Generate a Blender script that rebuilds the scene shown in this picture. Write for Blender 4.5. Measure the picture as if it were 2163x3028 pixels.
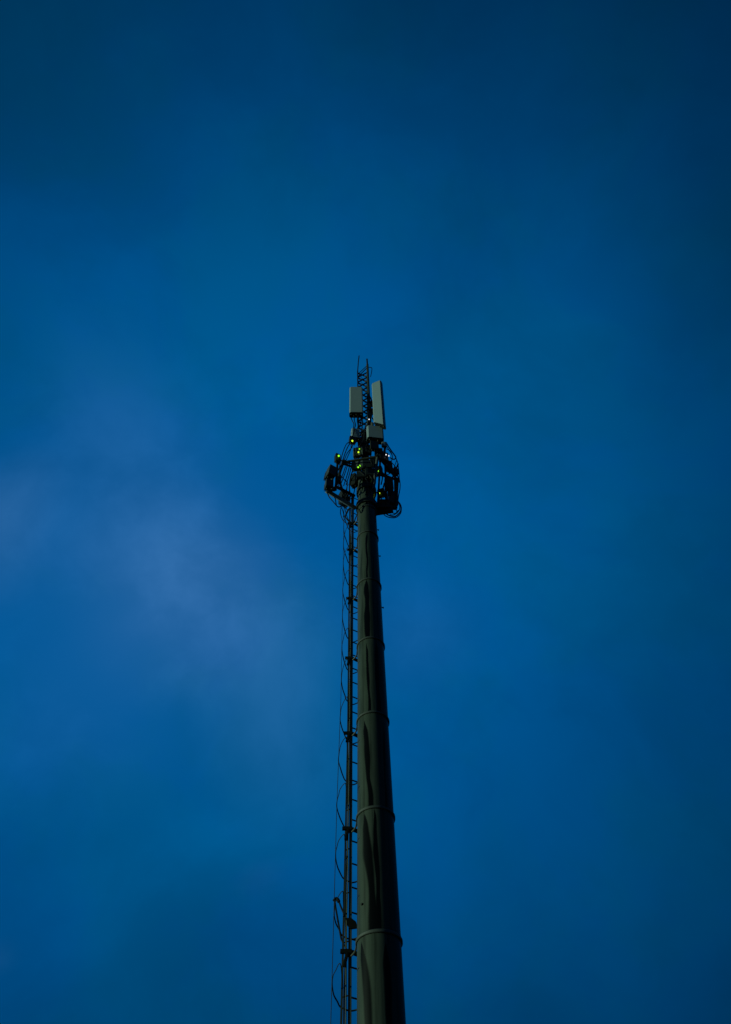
import bpy, bmesh, math, random
from math import sin, cos, pi, radians, sqrt, atan2
from mathutils import Vector, Matrix

for o in list(bpy.data.objects):
    bpy.data.objects.remove(o)
scene = bpy.context.scene
random.seed(7)

# ------------------------------------------------------------------ camera
DIST, EYE = 11.0, 1.6                      # camera stands 11 m from the pole, 1.6 m above the ground
FPX, CX, CY = 2250.0, 1081.5, 1514.0       # focal length and centre in units of a 2163 x 3028 frame
RIGHT = Vector((0.99960071, 0.02473999, -0.01365121))
UP = Vector((0.02819387, -0.84115136, 0.54006435))
FWD = Vector((-0.00187845, 0.54023359, 0.84151301))
CAM = Vector((0, -DIST, EYE))
cd = bpy.data.cameras.new('camera')
cam = bpy.data.objects.new('camera', cd)
scene.collection.objects.link(cam)
cd.sensor_fit = 'VERTICAL'
cd.sensor_height = 24.0
cd.lens = 24.0 * FPX / 3028.0
cd.clip_start = 0.05
cd.clip_end = 3000
R3 = Matrix((RIGHT, UP, -FWD)).transposed()
cam.matrix_world = Matrix.Translation(CAM) @ R3.to_4x4()
scene.camera = cam
scene.render.resolution_x, scene.render.resolution_y = 731, 1024


def ray(u, v):
    return RIGHT * (u - CX) + UP * (CY - v) + FWD * FPX


def at_depth(u, v, y):            # where that sight line meets the upright plane y
    d = ray(u, v)
    return CAM + d * ((y + DIST) / d.y)


def at_height(u, v, z):           # where that sight line meets the level plane z
    d = ray(u, v)
    return CAM + d * ((z - EYE) / d.z)


# ------------------------------------------------------------------ sky
SUN_AZ, SUN_EL = radians(-106), radians(5)     # azimuth from +y, clockwise: low on the left, behind the viewer
world = bpy.data.worlds.new('World')
scene.world = world
world.use_nodes = True
nt = world.node_tree
nt.nodes.clear()
N = lambda t, **k: mk(nt, t, **k)


def mk(tree, t, **k):
    n = tree.nodes.new(t)
    for a, b in k.items():
        setattr(n, a, b)
    return n


def math_node(tree, op, a, b=None, clamp=False):
    n = tree.nodes.new('ShaderNodeMath')
    n.operation = op
    n.use_clamp = clamp
    for i, x in enumerate((a, b)):
        if x is None:
            continue
        if isinstance(x, (int, float)):
            n.inputs[i].default_value = x
        else:
            tree.links.new(x, n.inputs[i])
    return n.outputs[0]


def smooth(tree, x, lo, hi, a=0.0, b=1.0):
    n = tree.nodes.new('ShaderNodeMapRange')
    n.interpolation_type = 'SMOOTHSTEP'
    tree.links.new(x, n.inputs[0])
    for i, val in enumerate((lo, hi, a, b)):
        if isinstance(val, (int, float)):
            n.inputs[i + 1].default_value = val
        else:
            tree.links.new(val, n.inputs[i + 1])
    return n.outputs[0]


sky = N('ShaderNodeTexSky', sky_type='NISHITA', sun_disc=False, sun_elevation=SUN_EL,
        sun_rotation=SUN_AZ, altitude=100.0, air_density=1.0, dust_density=0.4, ozone_density=3.0)
tc = N('ShaderNodeTexCoord')
warp = N('ShaderNodeTexNoise')
warp.inputs['Scale'].default_value = 3.2
warp.inputs['Detail'].default_value = 3.0
warp.inputs['Roughness'].default_value = 0.45
nt.links.new(tc.outputs['Generated'], warp.inputs['Vector'])
sub = N('ShaderNodeVectorMath', operation='SUBTRACT')
nt.links.new(warp.outputs['Color'], sub.inputs[0])
sub.inputs[1].default_value = (0.5, 0.5, 0.5)
scl = N('ShaderNodeVectorMath', operation='SCALE')
nt.links.new(sub.outputs[0], scl.inputs[0])
scl.inputs['Scale'].default_value = 0.17
addv = N('ShaderNodeVectorMath', operation='ADD')
nt.links.new(tc.outputs['Generated'], addv.inputs[0])
nt.links.new(scl.outputs[0], addv.inputs[1])
nrm = N('ShaderNodeVectorMath', operation='NORMALIZE')
nt.links.new(addv.outputs[0], nrm.inputs[0])
WARPED = nrm.outputs[0]


def angle_to(u, v, vec=None):         # degrees between the viewing direction and one point of the sky
    d = ray(u, v).normalized()
    n = N('ShaderNodeVectorMath', operation='DOT_PRODUCT')
    nt.links.new(vec or WARPED, n.inputs[0])
    n.inputs[1].default_value = d
    c = math_node(nt, 'MINIMUM', n.outputs['Value'], 1.0)
    return math_node(nt, 'MULTIPLY', math_node(nt, 'ARCCOSINE', c), 180 / pi)


# afterglow behind thin cloud: brightest a little left of the tower, fading all round
glow_angle = math_node(nt, 'DIVIDE', angle_to(760, 1700), 60.0)
ramp = N('ShaderNodeValToRGB')
ramp.color_ramp.interpolation = 'B_SPLINE'
stops = [(0, 1.0), (8, 1.0), (15, .925), (21, .80), (27, .645), (33, .495), (39, .355), (46, .24), (60, .16)]
cr = ramp.color_ramp
while len(cr.elements) < len(stops):
    cr.elements.new(0.5)
for e, (p, val) in zip(cr.elements, stops):
    e.position = p / 60
    e.color = (val, val, val, 1)
nt.links.new(glow_angle, ramp.inputs[0])
bw = N('ShaderNodeRGBToBW')
nt.links.new(sky.outputs[0], bw.inputs[0])
base = math_node(nt, 'MULTIPLY', ramp.outputs[0], smooth(nt, bw.outputs[0], 0.0, 9.0, 1.0, 1.1))
# broken thin cloud: pale patches catching light, dim patches without
cloud = N('ShaderNodeTexNoise')
cloud.inputs['Scale'].default_value = 5.5
cloud.inputs['Detail'].default_value = 7.0
cloud.inputs['Roughness'].default_value = 0.58
nt.links.new(WARPED, cloud.inputs['Vector'])
CL = cloud.outputs['Fac']
dim = smooth(nt, CL, 0.36, 0.64, 0.94, 1.06)
base = math_node(nt, 'MULTIPLY', base, dim)
for (u, v, r, amt) in ((600, 2830, 8, .09), (1380, 850, 8, .07), (640, 2180, 7, .04)):
    base = math_node(nt, 'MULTIPLY', base, smooth(nt, angle_to(u, v), 1.0, r, 1 - amt, 1.0))
for (u, v, r, amt) in ((1640, 900, 9, .17), (1800, 720, 9, .16), (120, 2000, 14, .10), (200, 2950, 10, .05), (1650, 1800, 12, .04)):
    base = math_node(nt, 'MULTIPLY', base, smooth(nt, angle_to(u, v), 0.5, r, 1 + amt, 1.0))
clear = None
for (u, v, r, amt) in ((570, 1760, 9.5, .52), (470, 1640, 13, .24), (770, 1960, 9.5, .28), (0, 1600, 6.5, .40), (330, 1290, 10, .12), (880, 2250, 7, .08),
                       (800, 2620, 2.4, .07), (260, 2100, 9, .10), (1230, 1900, 7, .10), (15, 2790, 1.3, .10)):
    m = math_node(nt, 'SUBTRACT', 1.0, math_node(nt, 'MULTIPLY', smooth(nt, angle_to(u, v), 0.0, r, 1.0, 0.0), amt))
    clear = m if clear is None else math_node(nt, 'MULTIPLY', clear, m)
pale = math_node(nt, 'SUBTRACT', 1.0, clear)
pale = math_node(nt, 'MULTIPLY', pale, smooth(nt, CL, 0.30, 0.68, 0.62, 1.16))
hue = N('ShaderNodeTexNoise')
hue.inputs['Scale'].default_value = 4.2
hue.inputs['Detail'].default_value = 6.0
hue.inputs['Roughness'].default_value = 0.6
nt.links.new(WARPED, hue.inputs['Vector'])
teal = N('ShaderNodeMix', data_type='RGBA')
teal.inputs['A'].default_value = (0.0, 0.100, 0.324, 1)
teal.inputs['B'].default_value = (0.0, 0.1045, 0.300, 1)
nt.links.new(smooth(nt, hue.outputs['Fac'], 0.40, 0.62), teal.inputs['Factor'])
tint = N('ShaderNodeMix', data_type='RGBA')
nt.links.new(teal.outputs['Result'], tint.inputs['A'])
tint.inputs['B'].default_value = (0.046, 0.172, 0.42, 1)
nt.links.new(pale, tint.inputs['Factor'])
mul = N('ShaderNodeVectorMath', operation='SCALE')
nt.links.new(tint.outputs['Result'], mul.inputs[0])
nt.links.new(base, mul.inputs['Scale'])
bg = N('ShaderNodeBackground')
nt.links.new(mul.outputs[0], bg.inputs['Color'])
bg.inputs['Strength'].default_value = 1.0
wo = N('ShaderNodeOutputWorld')
nt.links.new(bg.outputs[0], wo.inputs['Surface'])

# ------------------------------------------------------------------ sun (stands in for an unseen lamp low on the left)
sd = bpy.data.lights.new('sun', 'SUN')
sd.energy = 2.0
sd.angle = radians(0.6)
sd.color = (0.66, 1.0, 0.70)
sun = bpy.data.objects.new('sun', sd)
scene.collection.objects.link(sun)
to_sun = Vector((sin(SUN_AZ) * cos(SUN_EL), cos(SUN_AZ) * cos(SUN_EL), sin(SUN_EL)))
sun.rotation_euler = to_sun.to_track_quat('Z', 'Y').to_euler()
sun.location = to_sun * 60

scene.view_settings.view_transform = 'Standard'
scene.view_settings.look = 'None'
scene.view_settings.exposure = 0
scene.view_settings.gamma = 1
scene.view_settings.use_curve_mapping = False

# ------------------------------------------------------------------ materials
def principled(name, col, rough=0.6, metal=0.0, vary=0.25, scale=6.0, bump=0.0):
    m = bpy.data.materials.new(name)
    m.use_nodes = True
    t = m.node_tree
    b = t.nodes['Principled BSDF']
    b.inputs['Roughness'].default_value = rough
    b.inputs['Metallic'].default_value = metal
    co = mk(t, 'ShaderNodeTexCoord')
    n = mk(t, 'ShaderNodeTexNoise')
    n.inputs['Scale'].default_value = scale
    n.inputs['Detail'].default_value = 5
    t.links.new(co.outputs['Object'], n.inputs['Vector'])
    mix = mk(t, 'ShaderNodeMix', data_type='RGBA')
    mix.inputs['A'].default_value = tuple(c * (1 - vary) for c in col) + (1,)
    mix.inputs['B'].default_value = tuple(c * (1 + vary) for c in col) + (1,)
    t.links.new(n.outputs['Fac'], mix.inputs['Factor'])
    t.links.new(mix.outputs['Result'], b.inputs['Base Color'])
    if bump:
        bp = mk(t, 'ShaderNodeBump')
        bp.inputs['Strength'].default_value = bump
        t.links.new(n.outputs['Fac'], bp.inputs['Height'])
        t.links.new(bp.outputs[0], b.inputs['Normal'])
    return m


def emitter(name, col, s):
    m = bpy.data.materials.new(name)
    m.use_nodes = True
    t = m.node_tree
    b = t.nodes['Principled BSDF']
    b.inputs['Base Color'].default_value = (0.02, 0.02, 0.02, 1)
    b.inputs['Emission Color'].default_value = col + (1,)
    b.inputs['Emission Strength'].default_value = s
    return m


def pole_material():
    """dark weathered steel; black streaks below each joint, placed by the section's own properties"""
    m = principled('weathered_steel', (0.058, 0.070, 0.056), 0.5, 0.0, 0.18, 4.0)
    t = m.node_tree
    b = t.nodes['Principled BSDF']
    base = b.inputs['Base Color'].links[0].from_socket
    co = [n for n in t.nodes if n.bl_idname == 'ShaderNodeTexCoord'][0]
    sp = mk(t, 'ShaderNodeSeparateXYZ')
    t.links.new(co.outputs['Object'], sp.inputs[0])
    ny = math_node(t, 'MULTIPLY', sp.outputs['Y'], -1.0)
    th = math_node(t, 'ARCTAN2', sp.outputs['X'], ny)           # 0 on the side towards the viewer
    spg = mk(t, 'ShaderNodeSeparateXYZ')
    t.links.new(co.outputs['Generated'], spg.inputs[0])
    u = math_node(t, 'SUBTRACT', 1.0, spg.outputs['Z'])          # 0 at the top joint
    # wobble of the streak along the height
    sc = mk(t, 'ShaderNodeVectorMath', operation='MULTIPLY')
    t.links.new(co.outputs['Object'], sc.inputs[0])
    sc.inputs[1].default_value = (0.35, 0.35, 0.8)
    geo = mk(t, 'ShaderNodeObjectInfo')
    ad = mk(t, 'ShaderNodeVectorMath', operation='ADD')
    t.links.new(sc.outputs[0], ad.inputs[0])
    t.links.new(geo.outputs['Location'], ad.inputs[1])
    wn = mk(t, 'ShaderNodeTexNoise')
    wn.inputs['Scale'].default_value = 1.6
    wn.inputs['Detail'].default_value = 1.5
    t.links.new(ad.outputs[0], wn.inputs['Vector'])
    wob = math_node(t, 'MULTIPLY', math_node(t, 'SUBTRACT', wn.outputs['Fac'], 0.5), 0.34)

    wn2 = mk(t, 'ShaderNodeTexNoise')
    wn2.inputs['Scale'].default_value = 1.3
    wn2.inputs['Detail'].default_value = 1.5
    t.links.new(ad.outputs[0], wn2.inputs['Vector'])

    def attr(n):
        a = mk(t, 'ShaderNodeAttribute')
        a.attribute_type = 'OBJECT'
        a.attribute_name = n
        return a.outputs['Fac']
    mask = None
    for k in 'ab':
        c0, c1, w, u0 = (attr('streak_%s_%s' % (k, q)) for q in ('top', 'bottom', 'width', 'start'))
        cen = math_node(t, 'ADD', c0, math_node(t, 'MULTIPLY', math_node(t, 'SUBTRACT', c1, c0),
                                               math_node(t, 'POWER', u, 0.6)))
        d = math_node(t, 'ABSOLUTE', math_node(t, 'SUBTRACT', math_node(t, 'ADD', th, wob), cen))
        grow = smooth(t, math_node(t, 'SUBTRACT', u, u0), 0.0, 0.16, 0.0, 1.0)
        wv = math_node(t, 'MULTIPLY', w, smooth(t, wn2.outputs['Fac'], 0.3, 0.7, 0.55, 1.5))
        ww = math_node(t, 'MULTIPLY', wv, math_node(t, 'ADD', math_node(t, 'MULTIPLY', grow, 0.9), 0.1))
        edge = smooth(t, d, math_node(t, 'MULTIPLY', ww, 0.6), math_node(t, 'MULTIPLY', ww, 1.25), 1.0, 0.0)
        mk_ = math_node(t, 'MULTIPLY', edge, smooth(t, math_node(t, 'SUBTRACT', u, u0), 0.0, 0.05, 0.0, 1.0))
        mask = mk_ if mask is None else math_node(t, 'MAXIMUM', mask, mk_)
    # thin general run-off
    st = mk(t, 'ShaderNodeVectorMath', operation='MULTIPLY')
    t.links.new(co.outputs['Object'], st.inputs[0])
    st.inputs[1].default_value = (14, 14, 0.7)
    fn = mk(t, 'ShaderNodeTexNoise')
    fn.inputs['Scale'].default_value = 1.0
    fn.inputs['Detail'].default_value = 4
    t.links.new(st.outputs[0], fn.inputs['Vector'])
    fine = smooth(t, fn.outputs['Fac'], 0.42, 0.75, 0.0, 0.6)
    mask = math_node(t, 'MAXIMUM', math_node(t, 'MULTIPLY', mask, 0.985), fine)
    mix = mk(t, 'ShaderNodeMix', data_type='RGBA')
    t.links.new(mask, mix.inputs['Factor'])
    t.links.new(base, mix.inputs['A'])
    mix.inputs['B'].default_value = (0.0015, 0.0015, 0.0015, 1)
    t.links.new(mix.outputs['Result'], b.inputs['Base Color'])
    b.inputs['Specular IOR Level'].default_value = 0.14
    b.inputs['Roughness'].default_value = 0.36
    return m


M_POLE = pole_material()
M_STEEL = principled('dull_galvanised_steel', (0.045, 0.050, 0.044), 0.55, 0.0, 0.3, 9)
M_DARK = principled('dark_steel', (0.014, 0.016, 0.015), 0.6, 0.0, 0.3, 9)
M_RAIL = principled('ladder_steel', (0.060, 0.066, 0.058), 0.6, 0.0, 0.3, 9)
M_RING = principled('ring_steel', (0.062, 0.066, 0.058), 0.55, 0.0, 0.2, 9)
M_HOOP = principled('hoop_steel', (0.026, 0.036, 0.042), 0.6, 0.0, 0.3, 9)
M_RADIO_MID = principled('grey_radio_case', (0.055, 0.064, 0.062), 0.55, 0.0, 0.2, 7)
M_PANEL = principled('grey_radome', (0.27, 0.33, 0.36), 0.5, 0.0, 0.06, 3)
M_PANEL_EDGE = principled('grey_radome_trim', (0.10, 0.11, 0.105), 0.5, 0.0, 0.1, 3)
M_UNDER = principled('black_end_cap', (0.007, 0.008, 0.007), 0.6, 0.0, 0.3, 8)
M_RADIO = principled('dark_radio_case', (0.020, 0.024, 0.022), 0.55, 0.0, 0.3, 7)
M_RADIO_PALE = principled('pale_radio_case', (0.11, 0.125, 0.115), 0.55, 0.0, 0.15, 7)
M_CABLE = principled('black_cable', (0.007, 0.008, 0.009), 0.6, 0.0, 0.2, 12)
M_CABLE_PALE = principled('pale_grey_cable', (0.10, 0.11, 0.095), 0.6, 0.0, 0.2, 12)
M_BRASS = principled('connector_metal', (0.10, 0.09, 0.065), 0.4, 0.0, 0.2, 12)
M_GROUND = principled('dark_gravel_ground', (0.022, 0.022, 0.020), 0.9, 0.0, 0.5, 1.2, 0.4)
M_CONCRETE = principled('concrete', (0.16, 0.155, 0.145), 0.85, 0.0, 0.25, 3, 0.2)
M_LED = emitter('green_indicator', (0.30, 1.0, 0.02), 1.4)
M_LED_Y = emitter('yellow_green_indicator', (0.62, 1.0, 0.03), 1.5)
M_LED_W = emitter('white_indicator', (0.9, 0.95, 1.0), 1.6)
for m_ in (M_STEEL, M_DARK, M_HOOP, M_UNDER, M_RADIO, M_CABLE, M_RADIO_PALE, M_RADIO_MID, M_PANEL, M_PANEL_EDGE, M_CABLE_PALE):
    m_.node_tree.nodes['Principled BSDF'].inputs['Specular IOR Level'].default_value = 0.15

# ------------------------------------------------------------------ builders
COL = scene.collection


def add_obj(name, bm, mat, parent=None, shade=True):
    me = bpy.data.meshes.new(name)
    bmesh.ops.recalc_face_normals(bm, faces=bm.faces)
    bm.to_mesh(me)
    bm.free()
    me.materials.append(mat)
    if shade:
        for p in me.polygons:
            p.use_smooth = True
        me.set_sharp_from_angle(angle=radians(35))
    o = bpy.data.objects.new(name, me)
    COL.objects.link(o)
    if parent is not None:
        o.parent = parent
        o.matrix_parent_inverse = parent.matrix_world.inverted() if not parent.parent else (parent.parent.matrix_world @ parent.matrix_basis).inverted()
    return o


def tag(o, label, cat, group=None):
    o['label'] = label
    o['category'] = cat
    if group:
        o['group'] = group
    return o


def thing(name, label, cat, loc=(0, 0, 0), rotz=0.0, group=None):
    o = bpy.data.objects.new(name, None)
    COL.objects.link(o)
    o.empty_display_size = 0.2
    o.location = loc
    o.rotation_euler = (0, 0, rotz)
    bpy.context.view_layer.update()
    return tag(o, label, cat, group)


def local(name, bm, mat, parent):          # a part modelled in its thing's own coordinates
    o = add_obj(name, bm, mat)
    o.parent = parent
    return o


def child_mesh(name, me, parent, loc=(0, 0, 0), rot=(0, 0, 0), scale=(1, 1, 1)):
    o = bpy.data.objects.new(name, me)
    COL.objects.link(o)
    o.parent = parent
    o.location = loc
    o.rotation_euler = rot
    o.scale = scale
    return o


def box(bm, c, s, bevel=0.0, m=None):
    g = bmesh.ops.create_cube(bm, size=1.0)
    vs = g['verts']
    bmesh.ops.scale(bm, vec=s, verts=vs)
    if bevel:
        es = list({e for v in vs for e in v.link_edges})
        r = bmesh.ops.bevel(bm, geom=es, offset=bevel, segments=2, affect='EDGES', profile=0.6)
        vs = list({v for f in r['faces'] for v in f.verts} | {v for v in vs if v.is_valid})
    if m is not None:
        bmesh.ops.transform(bm, matrix=m, verts=vs)
    bmesh.ops.translate(bm, vec=c, verts=vs)
    return vs


def smooth_path(pts, n=6, closed=False):
    pts = [Vector(p) for p in pts]
    if len(pts) < 3:
        return pts
    out = []
    L = len(pts)
    rng = range(L if closed else L - 1)
    for i in rng:
        p0 = pts[(i - 1) % L] if closed or i > 0 else pts[0]
        p1, p2 = pts[i], pts[(i + 1) % L]
        p3 = pts[(i + 2) % L] if closed or i + 2 < L else pts[-1]
        for k in range(n):
            s = k / n
            out.append(0.5 * ((2 * p1) + (p2 - p0) * s + (2 * p0 - 5 * p1 + 4 * p2 - p3) * s * s + (3 * p1 - p0 - 3 * p2 + p3) * s ** 3))
    if not closed:
        out.append(pts[-1])
    return out


def tube(bm, pts, r, seg=8, closed=False, cap=True, radii=None):
    pts = [Vector(p) for p in pts]
    L = len(pts)
    rings = []
    prev = None
    for i, p in enumerate(pts):
        if closed:
            t = (pts[(i + 1) % L] - pts[i - 1]).normalized()
        else:
            t = (pts[min(i + 1, L - 1)] - pts[max(i - 1, 0)]).normalized()
        if prev is None:
            a = Vector((0, 0, 1)) if abs(t.z) < 0.9 else Vector((1, 0, 0))
            nrm_ = t.cross(a).normalized()
        else:
            nrm_ = (prev - t * prev.dot(t)).normalized()
        prev = nrm_
        bn = t.cross(nrm_)
        rr = radii[i] if radii else r
        rings.append([bm.verts.new(p + (nrm_ * cos(2 * pi * k / seg) + bn * sin(2 * pi * k / seg)) * rr) for k in range(seg)])
    for i in range(L if closed else L - 1):
        a, b = rings[i], rings[(i + 1) % L]
        for k in range(seg):
            bm.faces.new((a[k], a[(k + 1) % seg], b[(k + 1) % seg], b[k]))
    if cap and not closed:
        bm.faces.new(rings[0])
        bm.faces.new(rings[-1][::-1])


def bar(bm, a, b, w, h, bevel=0.0, roll=0.0):          # square bar between two points
    a, b = Vector(a), Vector(b)
    d = b - a
    m = d.to_track_quat('Z', 'Y').to_matrix().to_4x4() @ Matrix.Rotation(roll, 4, 'Z')
    box(bm, (a + b) / 2, (w, h, d.length), bevel, m)


def lathe(bm, prof, seg=64, close_top=True, close_bottom=True):
    rings = [[bm.verts.new((r * cos(2 * pi * k / seg), r * sin(2 * pi * k / seg), z)) for k in range(seg)] for r, z in prof]
    for a, b in zip(rings, rings[1:]):
        for k in range(seg):
            bm.faces.new((a[k], a[(k + 1) % seg], b[(k + 1) % seg], b[k]))
    if close_bottom:
        bm.faces.new(rings[0][::-1])
    if close_top:
        bm.faces.new(rings[-1])


# ------------------------------------------------------------------ ground
bm = bmesh.new()
n = 40
S = 900.0
vs = [[bm.verts.new(((i / n - .5) * 2 * S * abs((i / n - .5) * 2) ** 0.6, (j / n - .5) * 2 * S * abs((j / n - .5) * 2) ** 0.6,
                     random.uniform(-.03, .03) if 6 < i < 34 else 0)) for i in range(n + 1)] for j in range(n + 1)]
for j in range(n):
    for i in range(n):
        bm.faces.new((vs[j][i], vs[j][i + 1], vs[j + 1][i + 1], vs[j + 1][i]))
g = add_obj('ground', bm, M_GROUND)
g['kind'] = 'structure'

# ------------------------------------------------------------------ monopole
tower = thing('monopole_tower', 'tall dark tapering steel monopole with ringed joints and black streaks', 'tower')
bm = bmesh.new()
box(bm, (0, 0, 0.12), (2.0, 2.0, 0.34), 0.03)
local('foundation', bm, M_CONCRETE, tower)
bm = bmesh.new()
lathe(bm, [(0.52, 0.291), (0.52, 0.33)])
local('base_plate', bm, M_STEEL, tower)


def radius_at(z):
    pts = [(0.3, .352), (6.35, .322), (9.4, .302), (11.46, .289), (13.5, .277), (15.46, .270), (18.6, .246), (21.5, .215)]
    for (z0, r0), (z1, r1) in zip(pts, pts[1:]):
        if z <= z1:
            return r0 + (r1 - r0) * (z - z0) / (z1 - z0)
    return pts[-1][1]


JOINTS = [0.331, 1.25, 3.30, 5.35, 7.40, 9.41, 11.45, 13.49, 15.49, 17.45, 18.68, 20.35]


def fr(f):                       # fraction across the visible width -> angle round the pole
    return math.asin(max(-1, min(1, 2 * f - 1)))


STREAKS = {                      # by joint at the section's top: (a: top, bottom, width, start), (b ...)
    7.40: ((.08, .33, .16, .02), (.62, .68, .14, .06)),  # second streak darkens the colour where the pole's shaded side begins
    9.41: ((.15, .41, .26, .02), (.45, .52, .14, .0)),
    11.45: ((.16, .40, .16, .06), (.84, .80, .08, .10)),
    13.49: ((.30, .42, .08, .05), (.69, .72, .14, .01)),
    15.49: ((.40, .40, .20, .0), (.80, .80, .03, .3)),
    17.45: ((.50, .42, .10, .0), (.75, .70, .06, .45)),
    18.68: ((.60, .60, .02, .5), (.8, .8, .02, .5)),
    20.35: ((.12, .15, .07, .05), (.55, .52, .12, .25)),
}
for z0, z1 in zip(JOINTS, JOINTS[1:]):
    bm = bmesh.new()
    h = z1 - z0
    rt, rb = radius_at(z1), radius_at(z0)
    prof = [(rb + .006, 0), (rb + .006, .05)] + [(rb + (rt - rb) * k / 12, .055 + (h - .055) * k / 12) for k in range(13)]
    lathe(bm, prof, 72)
    s = local('pole_section', bm, M_POLE, tower)
    s.location = (0, 0, z0)
    a, b = STREAKS.get(z1, ((.3, .35, .12, .03), (.6, .62, .1, .1)))
    for k, q in (('a', a), ('b', b)):
        s['streak_%s_top' % k] = float(fr(q[0]))
        s['streak_%s_bottom' % k] = float(fr(q[1]))
        s['streak_%s_width' % k] = float(q[2])
        s['streak_%s_start' % k] = float(q[3])
for z in JOINTS[1:-1]:
    bm = bmesh.new()
    r = radius_at(z)
    lathe(bm, [(r - .01, -.034), (r + .015, -.034), (r + .023, -.027), (r + .023, .004), (r + .012, .016), (r - .01, .02)], 72, False, False)
    local('joint_ring', bm, M_RING, tower).location = (0, 0, z)
# head collars and the narrower stub that carries the lattice
for z, dr, hh in ((18.95, .05, .10), (19.75, .045, .10), (20.38, .06, .06)):
    bm = bmesh.new()
    r = radius_at(z)
    lathe(bm, [(r - .01, -hh), (r + dr, -hh), (r + dr, hh), (r - .01, hh)], 48, False, False)
    local('collar', bm, M_DARK if z > 20 else M_STEEL, tower).location = (0, 0, z)
bm = bmesh.new()
lathe(bm, [(.11, 0), (.11, 2.9), (.13, 2.9), (.13, 3.0)], 32)
local('stub_mast', bm, M_DARK, tower).location = (0, 0, 20.352)
# step bolts on the right-hand side
me = None
for u, v in ((1116, 1567), (1122, 1644), (1126.5, 1796)):
    z = at_depth(u, v, 0.1).z
    r = radius_at(z)
    bm = bmesh.new()
    tube(bm, [(0, 0, 0), (.05, 0, 0)], .012, 8)
    tube(bm, [(.05, 0, 0), (.068, 0, 0)], .022, 6)
    o = local('step_bolt', bm, M_DARK, tower)
    ang = radians(20)
    o.location = (cos(ang) * (r - .004), sin(ang) * (r - .004), z)
    o.rotation_euler = (0, 0, ang)
# hatch cover, small bolt marks
for (u, v) in ((1072, 2670),):
    p = at_depth(u, v, -.25)
    r = radius_at(p.z)
    ang = math.asin(p.x / r)
    bm = bmesh.new()
    tube(bm, [(0, 0, 0), (0, -.02, 0)], .018, 6)
    o = local('plug', bm, M_DARK, tower)
    o.location = (sin(ang) * r, -cos(ang) * r, p.z)
    o.rotation_euler = (0, 0, ang)

# ------------------------------------------------------------------ access ladder with cage, behind the pole on the left
LY = 0.40
ladder = thing('access_ladder', 'steel access ladder with hooped safety cage along the left of the pole', 'ladder', (-0.45, LY, 0.3))
bpy.context.view_layer.update()


def lad(name, bm, mat, parent=None):
    return add_obj(name, bm, mat, parent or ladder)


def line_x(z, px):               # stringer positions, leaning with the taper of the pole
    pts = px
    for (z0, x0), (z1, x1) in zip(pts, pts[1:]):
        if z <= z1:
            return x0 + (x1 - x0) * (z - z0) / (z1 - z0)
    return pts[-1][1] + (pts[-1][1] - pts[-2][1]) * (z - pts[-1][0]) / (pts[-1][0] - pts[-2][0])


def rail_pts(pix, y):
    w = sorted([at_depth(u, v, y) for u, v in pix], key=lambda p: p.z)
    pts = [(p.z, p.x) for p in w]
    z0, x0 = pts[0]
    z1, x1 = pts[-1]
    s0 = (pts[1][1] - x0) / (pts[1][0] - z0)
    return [(0.3, x0 + min(.03, max(-.03, s0 * .4)) * (0.3 - z0) * .3)] + pts


RAIL = rail_pts([(1034.5, 3028), (1037.5, 2500), (1040, 2058), (1042.5, 1740), (1044.2, 1560)], LY)
TRAY = rail_pts([(1009.5, 3028), (1020, 2600), (1029.5, 2150), (1033.2, 1740), (1034.2, 1600)], LY + .05)
TOPZ = 20.2


def stringer(pts, y, w, d, ztop, mat, name):
    bm = bmesh.new()
    zs = [p[0] for p in pts if p[0] < ztop] + [ztop]
    for z0, z1 in zip(zs, zs[1:]):
        bar(bm, (line_x(z0, pts), y, z0), (line_x(z1, pts), y, z1), w, d)
    return lad(name, bm, mat)


stringer(RAIL, LY, .048, .05, TOPZ, M_RAIL, 'rail')
RDIR = Vector((.36, .22, 0))
bm = bmesh.new()
for z0, z1 in zip([p[0] for p in RAIL], [p[0] for p in RAIL][1:] + [TOPZ]):
    a = Vector((line_x(z0, RAIL), LY, z0)) + RDIR
    b = Vector((line_x(z1, RAIL), LY, z1)) + RDIR
    bar(bm, a, b, .05, .05)
lad('rail', bm, M_RAIL)
# rungs every 0.40 m
rung_me = None
k = -10
z = 16.117 - .402 * k
while z > 0.6:
    if rung_me is None:
        bm = bmesh.new()
        tube(bm, [(0, 0, 0), RDIR], .0125, 8)
        o = lad('rung', bm, M_HOOP)
        rung_me = o.data
    else:
        o = bpy.data.objects.new('rung', rung_me)
        COL.objects.link(o)
        o.parent = ladder
        o.matrix_parent_inverse = ladder.matrix_world.inverted()
    o.location = (line_x(z, RAIL), LY, z)
    z -= .402
# hoops: the cage of round bar, every 0.97 m
HOOP_PIX = [(1006, 2989), (1009.6, 2778), (1015.7, 2610), (1015.7, 2458), (1026, 2320), (1028.6, 2199), (1027, 2083), (1032.8, 1991),
            (1032.8, 1898), (1033.6, 1814), (1034, 1740), (1032.8, 1674), (1032.8, 1624), (1032, 1574), (1030, 1548)]
hoop_z = [at_depth(u, v, 1.1).z for u, v in HOOP_PIX]
zlow = hoop_z[0]
hoop_z += [zlow - .97 * i for i in range(1, 5)]


def strap_x(z):
    pts = STRAP
    return line_x(z, pts)


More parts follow.
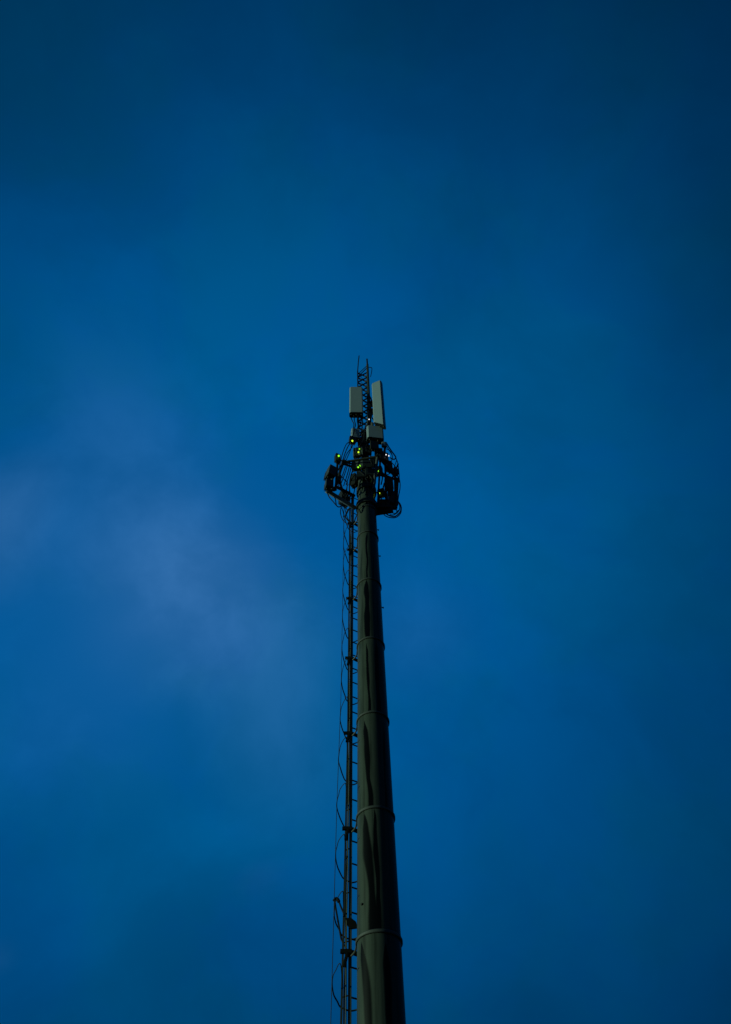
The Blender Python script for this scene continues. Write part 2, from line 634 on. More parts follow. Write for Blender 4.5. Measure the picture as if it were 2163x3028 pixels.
STRAP = rail_pts([(979, 3028), (997, 2380), (1009, 2060), (1015, 1720), (1017, 1560)], .38)
for i, z in enumerate(hoop_z):
    xl = line_x(z, STRAP)
    tx = line_x(z, TRAY)
    rx = line_x(z, RAIL)
    path = [(tx + .01, .43), (tx + .012, .10), (tx + .012, -.19), (tx - .015, -.20), (xl + .075, -.06), (xl + .04, .08), (xl + .012, .24), (xl, .42), (xl + .02, .64), (xl + .06, .82), (tx - .05, .98),
            (tx + .04, 1.08), (rx, 1.11), (rx + .10, 1.06), (rx + .24, .92), (rx + .36, .64)]
    pts = smooth_path([(x + random.uniform(-.006, .006), y, z) for x, y in path], 4)
    radii = [.0065 + .0055 * max(0, min(1, (p.y - .2) / .5)) for p in pts]
    bm = bmesh.new()
    tube(bm, pts, .01, 6, radii=radii)
    lad('hoop', bm, M_HOOP)
for dy, dx, rr in ((0, 0, .006), (.56, .16, .005)):
    bm = bmesh.new()
    zs = [p[0] for p in STRAP if p[0] < 19.4] + [19.4]
    tube(bm, [(line_x(q, STRAP) + dx - .004, .42 + dy, q) for q in zs], rr, 6)
    lad('cage_strap', bm, M_HOOP)
# stand-off brackets below each joint: arm to the pole, clamp, diagonal stay from the ring
for z in JOINTS[1:-1]:
    xr = line_x(z, RAIL)
    zb = z + .07
    bm = bmesh.new()
    bar(bm, (xr - .14, LY - .045, zb), (xr + .03, LY - .05, zb - .005), .04, .055)
    bar(bm, (xr + .005, LY - .05, zb - .01), (xr + .22, LY + .10, zb - .01), .045, .05)
    bar(bm, (xr + .20, LY + .09, zb - .01), (-.05, .22, zb - .01), .042, .045)
    br = lad('standoff_bracket', bm, M_UNDER)
    bm = bmesh.new()
    r = radius_at(z)
    tube(bm, smooth_path([(-r * .98, -.03, z), (-r * 1.04, .12, z), (-r * 1.12, .24, z), (xr + .01, LY - .03, z)], 5), .015, 8)
    lad('stay', bm, M_RING)
    bm = bmesh.new()
    box(bm, (xr - .06, LY - .05, zb - .12), (.045, .045, .20), .006, Matrix.Rotation(radians(14), 4, 'Y'))
    lad('clamp', bm, M_UNDER)

# ------------------------------------------------------------------ cable rack rail and feeder cables beside the ladder
tray = thing('cable_rack', 'slim dark cable rack rail running up left of the ladder', 'cable rack', (line_x(.3, TRAY), LY + .05, .3))
bm = bmesh.new()
zs = [p[0] for p in TRAY if p[0] < 20.2] + [20.2]
for z0, z1 in zip(zs, zs[1:]):
    bar(bm, (line_x(z0, TRAY), LY + .05, z0), (line_x(z1, TRAY), LY + .05, z1), .032, .03)
add_obj('rail', bm, M_STEEL, tray)
tie_me = None
for i in range(26):
    z = .9 + i * .75
    bm = bmesh.new()
    bar(bm, (line_x(z, TRAY), LY + .068, z), (line_x(z, RAIL) - .027, LY + .02, z), .02, .012)
    add_obj('tie', bm, M_DARK, tray)


LAB = None
STRANDS = iter((
    'short black cable from the left arm towards the ladder top',
    'thin black cable dangling left of the ladder top',
    'black cable between ladder top and pole, right of the rails',
    'short upright black cable inside the right-hand loop',
    'small slack black cable under the large right-hand radio unit',
    'thin black cable just inside the hooked cable, upper right',
    'black cable slanting down to the right inside the right outline',
    'black cable slanting down to the left inside the right outline',
    'shortest black cable at the upper right tube',
    'second black cable from the left, sweeping down the upper left',
    'third black cable from the left, upper left of the cluster',
    'innermost black cable of the upper left sweep',
    'slanting black cable strand across the left opening, second from its post',
    'slanting black cable strand in the middle of the left opening',
    'slanting black cable strand in the right half of the left opening',
    'long black cable strand beside the pole in the left opening',
    'short black cable crossing the strands in the left opening',
    'thick-looking black cable hanging low in the left opening',
    'curved black cable next to the pole top, left side',
    'slanting black cable strand closest to the left post',
    'short black cable beside the foot of the left post',
    'black cable strand under the twin green lights, left',
    'stout black cable stub left of the ladder rail top',
    'stout upright black cable at the ladder rail top',
    'second black cable under the tall left antenna',
    'first black cable under the tall left antenna, inside the bulge',
    'third black cable under the tall left antenna',
    'black cable under the tall left antenna, next to the mast',
    'stout black cable bending out below the mast clamps',
    'black cable under the slanted end of the long panel',
    'stout black cable running down the foot of the lattice mast',
    'black cable at the left corner of the short wide antenna box',
    'second black cable under the short wide antenna box',
    'third black cable under the short wide antenna box',
    'small black cable under the half hidden left antenna, right end',
    'small black cable beside the upper yellow light',
    'black cable crossing the lower centre, left of the pole',
    'black cable behind the front corner of the frame',
    'black cable over the lowest centre radio units',
    'black cable hanging at the right of the front post',
    'black cable above the lower right yellow light',
    'black cable in the right corner of the frame, inner one',
    'black cable in the right corner of the frame, outer one',
    'black cable beside the lower right yellow light',
    'black cable under the right corner radio units',
    'black cable looping across the pole front',
    'black cable beside the head of the front post',
    'slack black cable under the twin green lights',
    'slack black cable below the black centre units',
    'short black cable at the right of the pole collar'))


def cable(name, pts, r, mat, label, cat='cable', group=None, n=6, seg=8):
    bm = bmesh.new()
    tube(bm, smooth_path(pts, n), r * (1.35 if name == 'jumper_cable' else 1.0), seg)
    o = add_obj(name, bm, mat)
    if label == LAB:
        label = next(STRANDS)
    return tag(o, label, cat, group)


def rack_cable(f0, f1, dy, r, wob, mat, label, ztop):
    pts = []
    z = .35
    i = 0
    while z < ztop:
        w = wob * sin(i * 1.9 + dy * 40) + (wob * 1.6 if 7.6 < z < 8.6 else 0) * -1
        f = f0 + (f1 - f0) * (z / 20)
        x = line_x(z, TRAY) * (1 - f) + line_x(z, RAIL) * f
        pts.append((x + w, dy + LY, z))
        z += .55
        i += 1
    return cable('feeder_cable', pts, r, mat, label, group='feeder cables on the ladder')


rack_cable(.50, .58, -.03, .010, .004, M_CABLE_PALE, 'pale grey feeder cable lying straight between ladder rail and rack', 19.9)
rack_cable(.30, .40, .03, .011, .007, M_CABLE, 'black feeder cable weaving beside the ladder rail', 20.1)

# swung-open cage gate low on the ladder, with its black fixing plate
gp = lambda u, v, y: at_depth(u, v, y)
gate = thing('cage_gate', 'black loop-shaped bars hanging off the lower ladder cage', 'gate', gp(1010, 2775, .62))
bm = bmesh.new()
tube(bm, smooth_path([gp(1010, 2778, .62), gp(1004, 2745, .6), gp(996, 2700, .58), gp(991.5, 2672, .57), gp(991, 2660, .57), gp(996, 2656, .57),
                      gp(1002, 2664, .57), gp(1009, 2682, .56), gp(1017, 2700, .55), gp(1024, 2716, .54)], 5), .0145, 8)
add_obj('frame_bar', bm, M_CABLE, gate)
bm = bmesh.new()
tube(bm, smooth_path([gp(988.5, 2664, .57), gp(992, 2659, .57), gp(998, 2658, .57), gp(1003, 2667, .57)], 4), .027, 8)
add_obj('hinge_sleeve', bm, M_CABLE, gate)
bm = bmesh.new()
box(bm, gp(1019, 2702, .55), (.05, .04, .045), .008)
add_obj('latch', bm, M_CABLE, gate)
bm = bmesh.new()
tube(bm, smooth_path([gp(1010, 2778, .62), gp(1018, 2794, .60), gp(1029, 2812, .58), gp(1034, 2822, .56)], 5), .012, 8)
add_obj('frame_bar', bm, M_CABLE, gate)
bm = bmesh.new()
poly = [(1023, 2714), (1039, 2714), (1052, 2724), (1057, 2743), (1036, 2746), (1028, 2738)]
front = [bm.verts.new(gp(u, v, .31)) for u, v in poly]
back = [bm.verts.new(v_.co + Vector((.01, .05, .012))) for v_ in front]
bm.faces.new(front)
bm.faces.new(back[::-1])
for i in range(len(poly)):
    bm.faces.new((front[i], front[(i + 1) % 6], back[(i + 1) % 6], back[i]))
plate = add_obj('fixing_plate', bm, M_UNDER, gate, shade=False)

# ------------------------------------------------------------------ head platform frame
head = thing('platform_frame', 'triangular steel platform frame of tubes around the top of the pole', 'platform', (0, 0, 18.9))
r2 = lambda x, y: (930 + x / 5.413, 1300 + y / 5.413)
A = at_height(1016, 1367, 21.0)
B = at_height(1118, 1350, 21.0)
C = at_height(1177, 1420, 21.0)


def fbar(name, a, b, r, mat=M_STEEL, sq=False, roll=0.0):
    bm = bmesh.new()
    if sq:
        bar(bm, a, b, r * 2, r * 2, .006, roll)
    else:
        tube(bm, [a, b], r, 10)
    return add_obj(name, bm, mat, head)


fbar('top_tube', A, B, .036, M_STEEL)
fbar('top_tube', A + Vector((0, 0, -.10)), C, .034, M_DARK)
fbar('top_tube', B, C, .034, M_DARK)
A1 = at_height(991, 1447, 19.0)
LL = at_height(963, 1449, 19.0)
fbar('post', A + Vector((-.01, 0, .12)), A1, .036, M_STEEL)
fbar('post', B + Vector((0, 0, .1)), at_depth(1105, 1447, -.27), .044, M_PANEL_EDGE)
C1 = at_height(1172, 1502, 19.1)
fbar('post', C + Vector((0, 0, .1)), C1, .04, M_DARK)
# lower arms
PL = at_height(1052, 1503, 19.0)
fbar('arm', PL, at_height(966, 1451, 19.0), .05, M_PANEL, True, radians(45))  # pale colour on this arm stands in for light from below
fbar('arm', at_height(1050, 1467, 19.45), at_height(994, 1439, 19.45), .034, M_DARK, True)
fbar('arm', at_height(1112, 1517, 18.95), at_height(1163, 1509, 18.95), .055, M_DARK, True)
fbar('arm', at_height(1112, 1500, 19.0), C1, .045, M_DARK, True)
fbar('edge_tube', A1 + Vector((0, 0, .02)), at_height(963, 1447, 19.02), .05, M_DARK, True)
# struts from the upper ring to the pole
fbar('strut', at_height(1062, 1392, 20.7), (0.03, -.2, 20.3), .03, M_DARK)
fbar('strut', at_depth(1125, 1360, -.30), at_depth(1118, 1490, -.1), .03, M_DARK)
fbar('strut', A, (-.1, -.1, 21.1), .025, M_DARK)
fbar('strut', C, (.1, 0, 21.1), .025, M_DARK)
fbar('strut', at_depth(1003, 1422, -.2), at_depth(1016, 1462, -.1), .022, M_DARK)
fbar('strut', at_depth(1178, 1372, .3), at_depth(1150, 1440, .3), .024, M_DARK)
for P in (A, B, C):
    bm = bmesh.new()
    box(bm, P, (.12, .12, .10), .015)
    add_obj('corner_clamp', bm, M_DARK, head)
# left-hand pipe mounts
fbar('pipe_mount', at_depth(984, 1380, -.78), at_depth(982.5, 1449, -.78), .038, M_PANEL_EDGE)
fbar('pipe_mount', at_depth(1000, 1350, -.7), at_depth(993, 1449, -.7), .034, M_DARK)
fbar('pipe_mount', at_depth(1168, 1385, .35), at_depth(1171, 1502, .35), .038, M_DARK)
fbar('pipe_mount', at_depth(1138, 1320, .1), at_depth(1144, 1510, .1), .034, M_DARK)

# ------------------------------------------------------------------ lattice mast on top
lat = thing('lattice_mast', 'slim dark lattice mast with crossed bracing rising above the antennas', 'mast', (0, 0, 22.6))
Lz0, Lz1 = 22.9, 29.3
l1b, l1t = Vector((-.20, 0, Lz0)), at_depth(1058.3, 1097, 0)
l2b, l2t = Vector((.19, -.02, Lz0)), at_depth(1087, 1078, 0)
l3b, l3t = Vector((.10, .30, Lz0)), Vector((.15, .30, 28.9))


def lbar(name, a, b, r):
    bm = bmesh.new()
    tube(bm, [a, b], r, 8)
    return add_obj(name, bm, M_DARK if r < .03 else M_STEEL, lat)


lbar('leg', l1b, l1t, .024)
lbar('leg', l2b, l2t, .045)
lbar('leg', l3b, l3t, .024)
tip = at_depth(1062.5, 1052, 0)
bm = bmesh.new()
tube(bm, smooth_path([l1t, at_depth(1060, 1075, 0), tip], 5), .02, 8, radii=None)
add_obj('lightning_rod', bm, M_DARK, lat)
bm = bmesh.new()
tube(bm, [l2t, at_depth(1085.8, 1062, 0)], .03, 8)
add_obj('leg_top', bm, M_DARK, lat)


def lerp(a, b, z):
    return a + (b - a) * ((z - a.z) / (b.z - a.z))


zz = Lz0
step = .46
i = 0
while zz < 28.2:
    for (p, pt, q, qt, rr) in ((l1b, l1t, l2b, l2t, .026), (l2b, l2t, l3b, l3t, .009), (l3b, l3t, l1b, l1t, .009)):
        a0, a1 = lerp(p, pt, zz), lerp(q, qt, zz + step)
        b0, b1 = lerp(q, qt, zz), lerp(p, pt, zz + step)
        lbar('brace', a0, a1, rr)
        if rr > .012:
            lbar('brace', b0 + Vector((0, .02, 0)), b1 + Vector((0, .02, 0)), rr)
    zz += step
lbar('brace', lerp(l1b, l1t, 28.0), lerp(l2b, l2t, 28.9), .017)
lbar('brace', lerp(l1b, l1t, 28.25), lerp(l2b, l2t, 29.1), .014)
lbar('brace', lerp(l2b, l2t, 28.6), lerp(l3b, l3t, 28.85), .012)
bm = bmesh.new()
tube(bm, smooth_path([at_depth(1092, 1086, .05), at_depth(1100, 1088, .15), at_depth(1099.5, 1100, .15), at_depth(1096.5, 1114, .1)], 5), .014, 8)
add_obj('wire_loop', bm, M_DARK, lat)
for zc in (25.0, 25.6, 23.4):
    bm = bmesh.new()
    box(bm, lerp(l2b, l2t, zc) + Vector((.05, .02, 0)), (.16, .2, .12), .02)
    add_obj('clamp', bm, M_UNDER, lat)

# ------------------------------------------------------------------ panel antennas
con_me = None


def connector_mesh():
    global con_me
    if con_me is None:
        bm = bmesh.new()
        tube(bm, [(0, 0, 0), (0, 0, -.05)], .016, 8)
        tube(bm, [(0, 0, -.05), (0, 0, -.09)], .011, 8)
        con_me = bpy.data.meshes.new('connector')
        bm.to_mesh(con_me)
        bm.free()
        con_me.materials.append(M_BRASS)
    return con_me


def panel(label, base, w, d, h, yaw, group='panel antennas on the mast', round_front=False, ncon=4, tilt=0.0, slant=0.0):
    """base = middle of the bottom edge of the front face; front looks along local -y"""
    t = thing('panel_antenna', label, 'antenna', base, yaw, group)
    t.rotation_euler = (tilt, 0, yaw)
    bm = bmesh.new()
    if round_front:
        n_ = 14
        prof = []
        for k in range(n_ + 1):
            a = pi * k / n_
            prof.append((-cos(a) * w / 2, -sin(a) * d * .75))
        prof += [(w / 2, d * .25), (-w / 2, d * .25)]
        prof = prof[:-2] + [prof[-2], prof[-1]]
    else:
        c = min(w, d) * .2
        prof = [(-w / 2, c), (-w / 2 + c, 0), (w / 2 - c, 0), (w / 2, c), (w / 2, d - c), (w / 2 - c, d), (-w / 2 + c, d), (-w / 2, d - c)]
    rings = []
    for zq, s in ((.02, 1.0), (h - .03, 1.0), (h, .94)):
        rings.append([bm.verts.new((x * s, y * s + (0 if s == 1 else d * .02), zq - (slant * x / w if zq < .1 else 0))) for x, y in prof])
    for a_, b_ in zip(rings, rings[1:]):
        for k in range(len(prof)):
            bm.faces.new((a_[k], a_[(k + 1) % len(prof)], b_[(k + 1) % len(prof)], b_[k]))
    bm.faces.new(rings[0][::-1])
    bm.faces.new(rings[-1])
    local('radome', bm, M_PANEL, t)
    bm = bmesh.new()
    pv = [[bm.verts.new((x * .985, y * .985 + d * .008, zq - slant * x / w)) for x, y in prof] for zq in (-.012, .019)]
    for k in range(len(prof)):
        bm.faces.new((pv[0][k], pv[0][(k + 1) % len(prof)], pv[1][(k + 1) % len(prof)], pv[1][k]))
    bm.faces.new(pv[0][::-1])
    bm.faces.new(pv[1])
    cap = local('end_cap', bm, M_UNDER, t)
    for k in range(ncon):
        c_ = child_mesh('connector', connector_mesh(), cap, (w * (-.36 + .72 * k / max(1, ncon - 1)), d * (.3 + .25 * (k % 2)) if not round_front else -d * .1, -.011 - slant * (-.36 + .72 * k / max(1, ncon - 1))))
    for zq in (h * .2, h * .8):
        bm = bmesh.new()
        yb = d if not round_front else d * .25
        box(bm, (0, yb + .05, zq), (.10, .098, .07), .01)
        local('mount_bracket', bm, M_DARK, t)
    return t


pb = at_depth(1054.2, 1219, -.30)
panel('tall grey panel antenna left of the lattice mast, top left', pb, .46, .20, 2.08, radians(2), ncon=5)
# right-hand long panel, turned away to the right
pr = at_depth(1120.5, 1252, -.46)
lp = panel('longest grey panel antenna, right of the lattice mast, edge turned outward', pr, .36, .19, 3.3, radians(-22), ncon=3, slant=.50)
ps = at_depth(1112, 1294, -.36)
panel('short wide grey antenna box below the long right-hand panel', ps, .52, .22, .82, radians(9), ncon=4)
pl_ = at_depth(1053, 1293, -.28)
panel('short grey antenna half hidden behind cables, left of the mast', pl_, .27, .16, .62, radians(12), ncon=3)

# ------------------------------------------------------------------ radio units with indicator lights
UNIT = {}


def unit_meshes(pale, w, d, h):
    key = (pale, w, d, h)
    if key in UNIT:
        return UNIT[key]
    mat = {False: M_RADIO, True: M_RADIO_PALE, 'mid': M_RADIO_MID}[pale]
    out = []
    bm = bmesh.new()
    box(bm, (0, 0, h / 2), (w, d * .6, h), .012)
    me = bpy.data.meshes.new('case')
    bm.to_mesh(me)
    bm.free()
    me.materials.append(mat)
    out.append(('case', me))
    bm = bmesh.new()
    nf = 9
    for k in range(nf):
        box(bm, ((k / (nf - 1) - .5) * w * .9, d * .42, h * .5), (w * .035, d * .3, h * .88))
    me = bpy.data.meshes.new('cooling_fins')
    bm.to_mesh(me)
    bm.free()
    me.materials.append(M_DARK)
    out.append(('cooling_fins', me))
    bm = bmesh.new()
    tube(bm, smooth_path([(-w * .3, 0, h - .005), (-w * .3, 0, h + .05), (w * .3, 0, h + .05), (w * .3, 0, h - .005)], 4), .012, 6)
    me = bpy.data.meshes.new('handle')
    bm.to_mesh(me)
    bm.free()
    me.materials.append(M_DARK)
    out.append(('handle', me))
    bm = bmesh.new()
    box(bm, (0, 0, -.018), (w * .9, d * .5, .034), .006)
    me = bpy.data.meshes.new('port_plate')
    bm.to_mesh(me)
    bm.free()
    me.materials.append(M_UNDER)
    out.append(('port_plate', me))
    UNIT[key] = out
    return out


led_me = {}


def led_mesh(mat, r):
    k = (mat.name, r)
    if k not in led_me:
        bm = bmesh.new()
        bmesh.ops.create_icosphere(bm, subdivisions=2, radius=r)
        me = bpy.data.meshes.new('indicator_light')
        bm.to_mesh(me)
        bm.free()
        me.materials.append(mat)
        led_me[k] = me
    return led_me[k]


def radio(u, v, y, w, d, h, yaw, label, pale=False, tilt=(0, 0), leds=(), ncon=3):
    """u, v = sight line to the middle of the unit's underside"""
    p = at_depth(u, v, y)
    t = thing('radio_unit', label, 'radio unit', p, yaw, 'radio units around the platform')
    t.rotation_euler = (tilt[0], tilt[1], yaw)
    bpy.context.view_layer.update()
    parts = {nme: child_mesh(nme, me, t) for nme, me in unit_meshes(pale, w, d, h)}
    for k in range(ncon):
        child_mesh('connector', connector_mesh(), parts['port_plate'], (w * (-.3 + .6 * k / max(1, ncon - 1)), 0, -.034), scale=(.9, .9, .9))
    inv = t.matrix_world.inverted()
    for (lu, lv, mat, r) in leds:
        q = inv @ at_depth(lu, lv, y - d * .3 - .03)
        child_mesh('indicator_light', led_mesh(mat, r), parts['case'], q)
    return t


# left sector
radio(977, 1411, -.8, .22, .36, .50, radians(32), 'bulky grey radio box highest at the far left edge of the platform', pale='mid', tilt=(0, radians(5)), ncon=2)
radio(972.5, 1443, -.8, .19, .26, .34, radians(20), 'grey radio box lowest at the far left end of the platform', pale='mid', ncon=2)
radio(999, 1366, -.72, .15, .14, .42, radians(30), 'slim dark radio unit with one green light, left of the frame', leds=((1002.4, 1348, M_LED, .028),), ncon=2)
radio(1003, 1425, -.52, .11, .14, .40, radians(60), 'narrow dark radio unit on the left post of the frame', ncon=2)
radio(1018, 1492, .28, .25, .2, .62, radians(40), 'dark radio unit under the left arm beside the ladder top', ncon=2)
# centre
radio(1047, 1436, .10, .17, .22, .60, radians(-30), 'black radio unit left of the pole top inside the frame', ncon=2)
radio(1073, 1316, -.12, .30, .18, .46, radians(-6), 'black radio unit between the two short antennas', ncon=3)
radio(1121, 1352, -.05, .24, .2, .5, radians(8), 'black radio unit behind the front corner of the frame', ncon=2)
radio(1106, 1378, -.12, .22, .2, .5, radians(8), 'black radio unit behind the front post, beside the centre', ncon=2)
radio(1060, 1350, -.16, .30, .16, .52, radians(-12), 'pale green-lit radio unit above the front tube, centre left', pale=True,
      leds=((1060.6, 1337, M_LED_Y, .025), (1063.5, 1327.5, M_LED, .018)))
radio(1058, 1388, -.20, .34, .16, .46, radians(-8), 'pale radio unit with twin green lights below the front tube', pale=True,
      leds=((1064.3, 1377.5, M_LED, .026), (1060, 1381.5, M_LED, .024)))
radio(1043, 1309, -.3, .20, .16, .34, radians(20), 'dark radio unit with yellow light, upper left of the cluster', leds=((1042.6, 1303.6, M_LED_Y, .029),), ncon=2)
radio(1085, 1342, -.14, .30, .18, .50, radians(4), 'black radio unit at the centre, under the short antennas', ncon=4)
radio(1086, 1385, -.22, .26, .16, .42, radians(0), 'black radio unit right of the twin green lights', ncon=3)
radio(1108, 1330, -.28, .26, .18, .48, radians(14), 'black radio unit under the short wide antenna box', ncon=3)
radio(1096, 1408, -.32, .28, .18, .36, radians(6), 'black radio unit low on the pole front behind the post', ncon=3)
radio(1072, 1412, -.30, .32, .16, .30, radians(-4), 'black radio unit lowest on the pole, inside the frame', ncon=3)
# right sector
radio(1121, 1402, -.15, .20, .14, .40, radians(-30), 'dark radio unit with pale green light right of the front post', leds=((1121, 1393, M_LED, .026), (1121.4, 1399, M_LED, .012)), ncon=2)
radio(1136, 1362, -.05, .27, .18, .46, radians(20), 'black radio unit with two white lights on the upper right', leds=((1142.3, 1344.5, M_LED_W, .017), (1150.5, 1348, M_LED_W, .017)), ncon=2)
radio(1164, 1492, .25, .27, .2, .66, radians(24), 'large black radio unit at the right edge above the cable loop', ncon=3)
radio(1152, 1448, .2, .24, .2, .62, radians(10), 'black radio unit inside the right corner of the frame', ncon=3)
radio(1128, 1468, .05, .20, .14, .36, radians(-20), 'dark radio unit with yellow light beside the pole, lower right', leds=((1121.9, 1458, M_LED_Y, .027),), ncon=2)
radio(1136, 1506, .15, .34, .24, .42, radians(4), 'black radio unit lowest on the right arm', ncon=4)
radio(1152, 1392, .25, .20, .18, .55, radians(35), 'black radio unit behind the upper right tube', ncon=2)
radio(1172, 1402, .3, .14, .14, .34, radians(35), 'small dark radio unit at the outer right corner', ncon=2)
radio(1092, 1247, -.1, .12, .12, .30, radians(10), 'small black unit with white light on the mast', leds=((1092, 1240, M_LED_W, .018),), ncon=2)
# pale junction box on the right
jb = thing('junction_box', 'small pale grey junction box under the short wide antenna, right side', 'junction box', at_depth(1137, 1321, -.2), radians(12))
bm = bmesh.new()
box(bm, (0, 0, .13), (.155, .09, .26), .012)
local('case', bm, M_PANEL, jb)
bm = bmesh.new()
box(bm, (0, 0, -.012), (.13, .07, .02), .004)
local('port_plate', bm, M_UNDER, jb)
# pale cylinder filter and bracket below the long panel
fl = thing('filter_unit', 'small pale round filter can below the long right panel', 'filter', at_depth(1101, 1262, -.12))
bm = bmesh.new()
lathe(bm, [(.055, 0), (.06, .01), (.06, .22), (.05, .24)], 20)
local('can', bm, M_RADIO_PALE, fl)
bm = bmesh.new()
lathe(bm, [(.03, -.03), (.03, -.001)], 12)
local('port', bm, M_UNDER, fl)

# ------------------------------------------------------------------ jumper cables
G = 'thin black jumper cables in the antenna cluster'


def pix_cable(pix, r, label, mat=M_CABLE, zoom=None, group=G):
    pts = []
    for p in pix:
        u, v = (r2(p[0], p[1]) if zoom else (p[0], p[1]))
        pts.append(at_depth(u, v, p[2]))
    return cable('jumper_cable', pts, r, mat, label, group=group)


Z = True
pix_cable([(205, 840, -.55), (240, 920, -.5), (300, 990, -.45), (360, 1060, -.4), (395, 1078, -.35), (430, 1060, -.3), (450, 1015, -.25)], .011,
          'black cable sagging in a loop below the far left arm', zoom=Z)
pix_cable([(305, 885, -.5), (335, 940, -.45), (345, 1000, -.42), (352, 1045, -.4)], .010, 'short black cable dropping onto the left loop', zoom=Z)
pix_cable([(455, 1030, -.2), (490, 1080, -.1), (530, 1125, .1)], .010, LAB, zoom=Z)
pix_cable([(450, 1020, -.2), (425, 1110, .1), (422, 1190, .3), (460, 1290, .4), (545, 1362, .42)], .009, 'thin black cable curving from platform to ladder top on the left', zoom=Z)
pix_cable([(440, 1090, .1), (470, 1190, .3), (465, 1240, .35)], .008, LAB, zoom=Z)
pix_cable([(560, 1100, .2), (520, 1180, .3), (500, 1240, .35), (560, 1320, .4), (600, 1400, .4)], .014, 'thick black cable bundle bending onto the ladder top', zoom=Z)
pix_cable([(690, 1190, .2), (650, 1280, .35), (640, 1340, .4)], .011, LAB, zoom=Z)
# right-hand loops
pix_cable([(1340, 990, .2), (1378, 1040, .2), (1390, 1100, .2), (1372, 1160, .2), (1320, 1215, .2), (1270, 1232, .2), (1200, 1215, .2), (1135, 1175, .2)], .013,
          'thick black cable hanging in a wide loop at the right edge', zoom=Z)
pix_cable([(1345, 985, .3), (1370, 1080, .3), (1345, 1150, .3), (1270, 1205, .3), (1210, 1200, .3)], .010, 'second black cable inside the right-hand loop', zoom=Z)
pix_cable([(1305, 1050, .25), (1315, 1110, .25), (1325, 1180, .25)], .009, LAB, zoom=Z)
pix_cable([(1225, 1140, .25), (1260, 1175, .25), (1300, 1180, .25), (1345, 1130, .25)], .009, LAB, zoom=Z)
pix_cable([(1155, 55, -.1), (1200, 130, 0), (1260, 215, .1), (1302, 275, .1), (1295, 308, .1), (1255, 312, .1), (1215, 288, .05)], .015,
          'thick black cable hooking back at the upper right of the cluster', zoom=Z)
pix_cable([(1150, 90, -.05), (1210, 190, .05), (1250, 250, .1)], .010, LAB, zoom=Z)
pix_cable([(1305, 290, .15), (1335, 370, .2), (1350, 480, .25), (1360, 590, .3), (1350, 640, .3)], .010, 'black cable bowing down the right-hand outline of the frame', zoom=Z)
pix_cable([(1215, 340, .2), (1270, 400, .25), (1330, 470, .3)], .009, LAB, zoom=Z)
pix_cable([(1320, 330, .2), (1290, 410, .25), (1270, 470, .3)], .009, LAB, zoom=Z)
pix_cable([(1235, 380, .2), (1250, 440, .25), (1270, 500, .3)], .009, LAB, zoom=Z)
# left upper group
pix_cable([(575, 40, -.3), (525, 60, -.32), (490, 120, -.35), (450, 230, -.4), (425, 330, -.4), (405, 430, -.4), (395, 520, -.4)], .010,
          'outermost black cable sweeping down the upper left of the cluster', zoom=Z)
pix_cable([(575, 55, -.25), (540, 110, -.28), (500, 200, -.3), (470, 290, -.32), (440, 400, -.35)], .012, LAB, zoom=Z)
pix_cable([(590, 70, -.2), (585, 150, -.22), (540, 260, -.25), (500, 350, -.28)], .010, LAB, zoom=Z)
pix_cable([(580, 150, -.2), (520, 230, -.2), (480, 330, -.2)], .010, LAB, zoom=Z)
for (x0, y0, x1, y1, x2, y2) in ((540, 380, 490, 540, 430, 700), (575, 360, 540, 520, 470, 740), (600, 400, 560, 560, 510, 720), (620, 470, 570, 640, 560, 840),
                                 (440, 590, 480, 640, 520, 670), (530, 680, 520, 800, 500, 990), (590, 620, 565, 760, 575, 850), (500, 430, 455, 560, 420, 640),
                                 (410, 650, 440, 740, 460, 800), (640, 360, 620, 480, 590, 560)):
    pix_cable([(x0, y0, -.1), (x1, y1, .05), (x2, y2, .15)], .011, LAB, zoom=Z)
pix_cable([(575, 900, .2), (550, 960, .3), (530, 1010, .35)], .022, LAB, zoom=Z)
pix_cable([(605, 900, .3), (603, 1000, .38), (610, 1100, .4)], .018, LAB, zoom=Z)
# along the mast and under the antennas
r1 = lambda x, y: (930 + x / 5.413, 1040 + y / 5.413)


def c1(pts, r, label=LAB, mat=M_CABLE):
    return cable('jumper_cable', [at_depth(*r1(x, y), d) for x, y, d in pts], r, mat, label, group=G)


c1([(590, 1060, -.25), (610, 1110, -.25), (635, 1170, -.22), (610, 1290, -.25), (595, 1305, -.28)], .012, 'black cable bulging out below the tall left antenna')
c1([(700, 1010, -.2), (690, 1100, -.2), (700, 1200, -.2), (660, 1290, -.25)], .014)
c1([(650, 1010, -.2), (640, 1090, -.2), (660, 1180, -.2), (620, 1270, -.25)], .012)
c1([(740, 1000, -.15), (750, 1100, -.15), (720, 1200, -.2), (680, 1290, -.25)], .014)
c1([(760, 1010, -.1), (770, 1120, -.1), (760, 1250, -.1), (740, 1340, -.2)], .014)
c1([(650, 1230, -.3), (625, 1320, -.32), (590, 1390, -.34)], .010, 'black cable slanting across the small left antenna')
c1([(845, 950, -.15), (855, 1050, -.18), (850, 1150, -.18), (830, 1200, -.15)], .014, 'pale cable hanging straight down the mast between the antennas', M_CABLE_PALE)
c1([(900, 900, -.1), (930, 960, -.1), (900, 1080, -.15), (870, 1180, -.15)], .02)
c1([(930, 1060, -.1), (960, 1110, -.1), (1010, 1180, -.1)], .016)
c1([(820, 1200, -.2), (800, 1300, -.25), (790, 1400, -.3), (760, 1470, -.3)], .018)
c1([(860, 1390, -.2), (850, 1450, -.25), (830, 1530, -.3), (840, 1600, -.3)], .014)
c1([(900, 1450, -.2), (930, 1520, -.25), (910, 1600, -.3)], .014)
c1([(980, 1450, -.2), (960, 1520, -.25), (990, 1620, -.25)], .014)
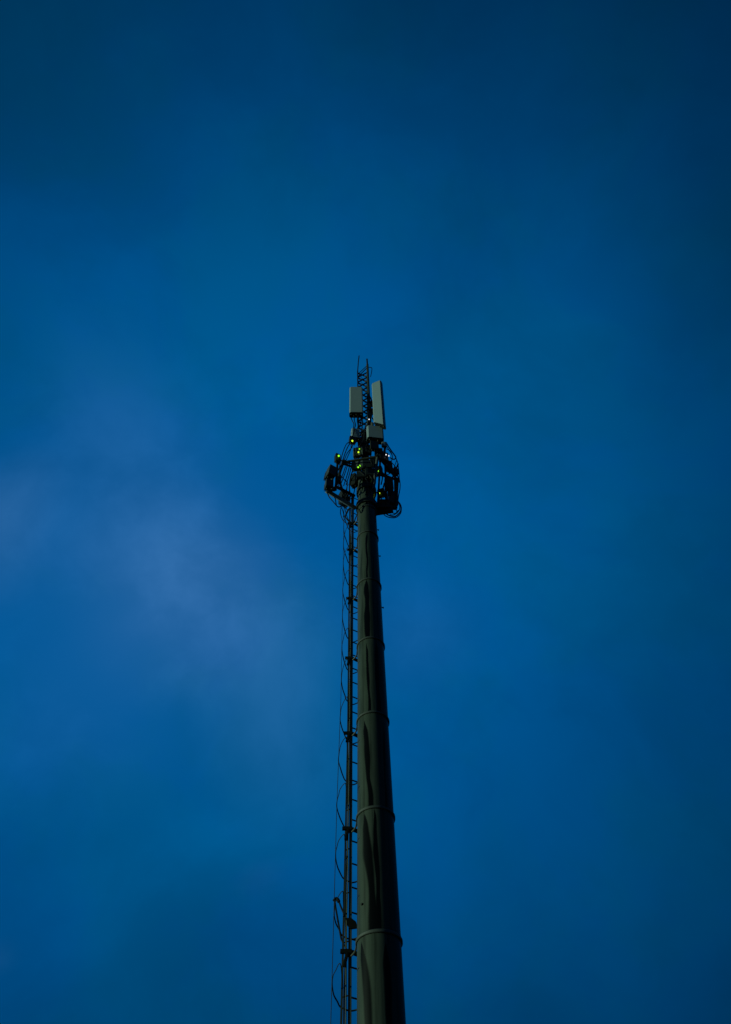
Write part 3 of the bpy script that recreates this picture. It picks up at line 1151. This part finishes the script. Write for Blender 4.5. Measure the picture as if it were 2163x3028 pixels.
c1([(720, 1380, -.25), (760, 1440, -.25), (740, 1500, -.35)], .012)
c1([(660, 1420, -.25), (620, 1480, -.28), (600, 1540, -.3)], .012)
c1([(880, 700, -.05), (910, 760, -.05), (920, 830, -.05), (900, 900, -.05)], .018, 'black cable bundle clipped to the lattice mast beside the long panel')
for (x0, y0, x1, y1, x2, y2, r) in ((760, 620, 730, 700, 700, 860, .012), (900, 330, 930, 420, 910, 560, .014), (820, 610, 860, 720, 830, 850, .014), (1060, 480, 1090, 600, 1070, 720, .014),
                                    (1120, 700, 1100, 830, 1150, 950, .016), (1180, 660, 1200, 800, 1190, 900, .014), (1230, 640, 1250, 780, 1220, 900, .014), (1040, 880, 1080, 960, 1060, 1040, .011),
                                    (1110, 830, 1130, 920, 1180, 990, .012), (870, 560, 930, 640, 900, 760, .014), (960, 330, 950, 440, 970, 560, .014), (700, 400, 760, 470, 820, 420, .014),
                                    (720, 500, 790, 560, 830, 620, .016), (1000, 840, 1020, 900, 1010, 960, .011)):
    pix_cable([(x0, y0, -.35 if x0 < 1000 else .0), (x1, y1, -.35 if x0 < 1000 else .0), (x2, y2, -.3 if x0 < 1000 else .1)], r, LAB, zoom=Z)

for lab, pix in (
        ('slack black cable bowing outside the left post', [(470, 360, -.3), (400, 450, -.4), (360, 560, -.45), (370, 680, -.45), (400, 760, -.4)]),
        ('second slack black cable beside the left post', [(500, 330, -.3), (450, 450, -.35), (410, 600, -.4), (420, 760, -.35), (480, 860, -.2)]),
        ('black cable arching between the left arm and the pole', [(440, 830, -.2), (500, 930, -.1), (560, 960, .1), (620, 900, .2), (650, 780, .15)]),
        ('black cable drooping across the right corner window', [(1040, 430, -.1), (1090, 520, 0), (1160, 560, .1), (1240, 520, .15), (1290, 430, .2)]),
        ('black cable bulging past the right corner post', [(1330, 560, .3), (1368, 660, .3), (1372, 780, .3), (1350, 900, .3), (1340, 990, .3)]),
        ('lowest black cable loop under the right arm', [(1080, 1150, .2), (1140, 1220, .25), (1230, 1250, .25), (1320, 1240, .25), (1385, 1170, .25), (1395, 1080, .25)]),
        ('black cable curling over the upper right radio units', [(1090, 200, -.1), (1150, 150, 0), (1220, 190, .1), (1250, 280, .15), (1230, 360, .2)]),
        ('black cable wrapped across the mast foot', [(700, 90, -.25), (770, 150, -.3), (850, 140, -.3), (930, 80, -.25)])):
    pix_cable(pix, .010, lab, zoom=Z)
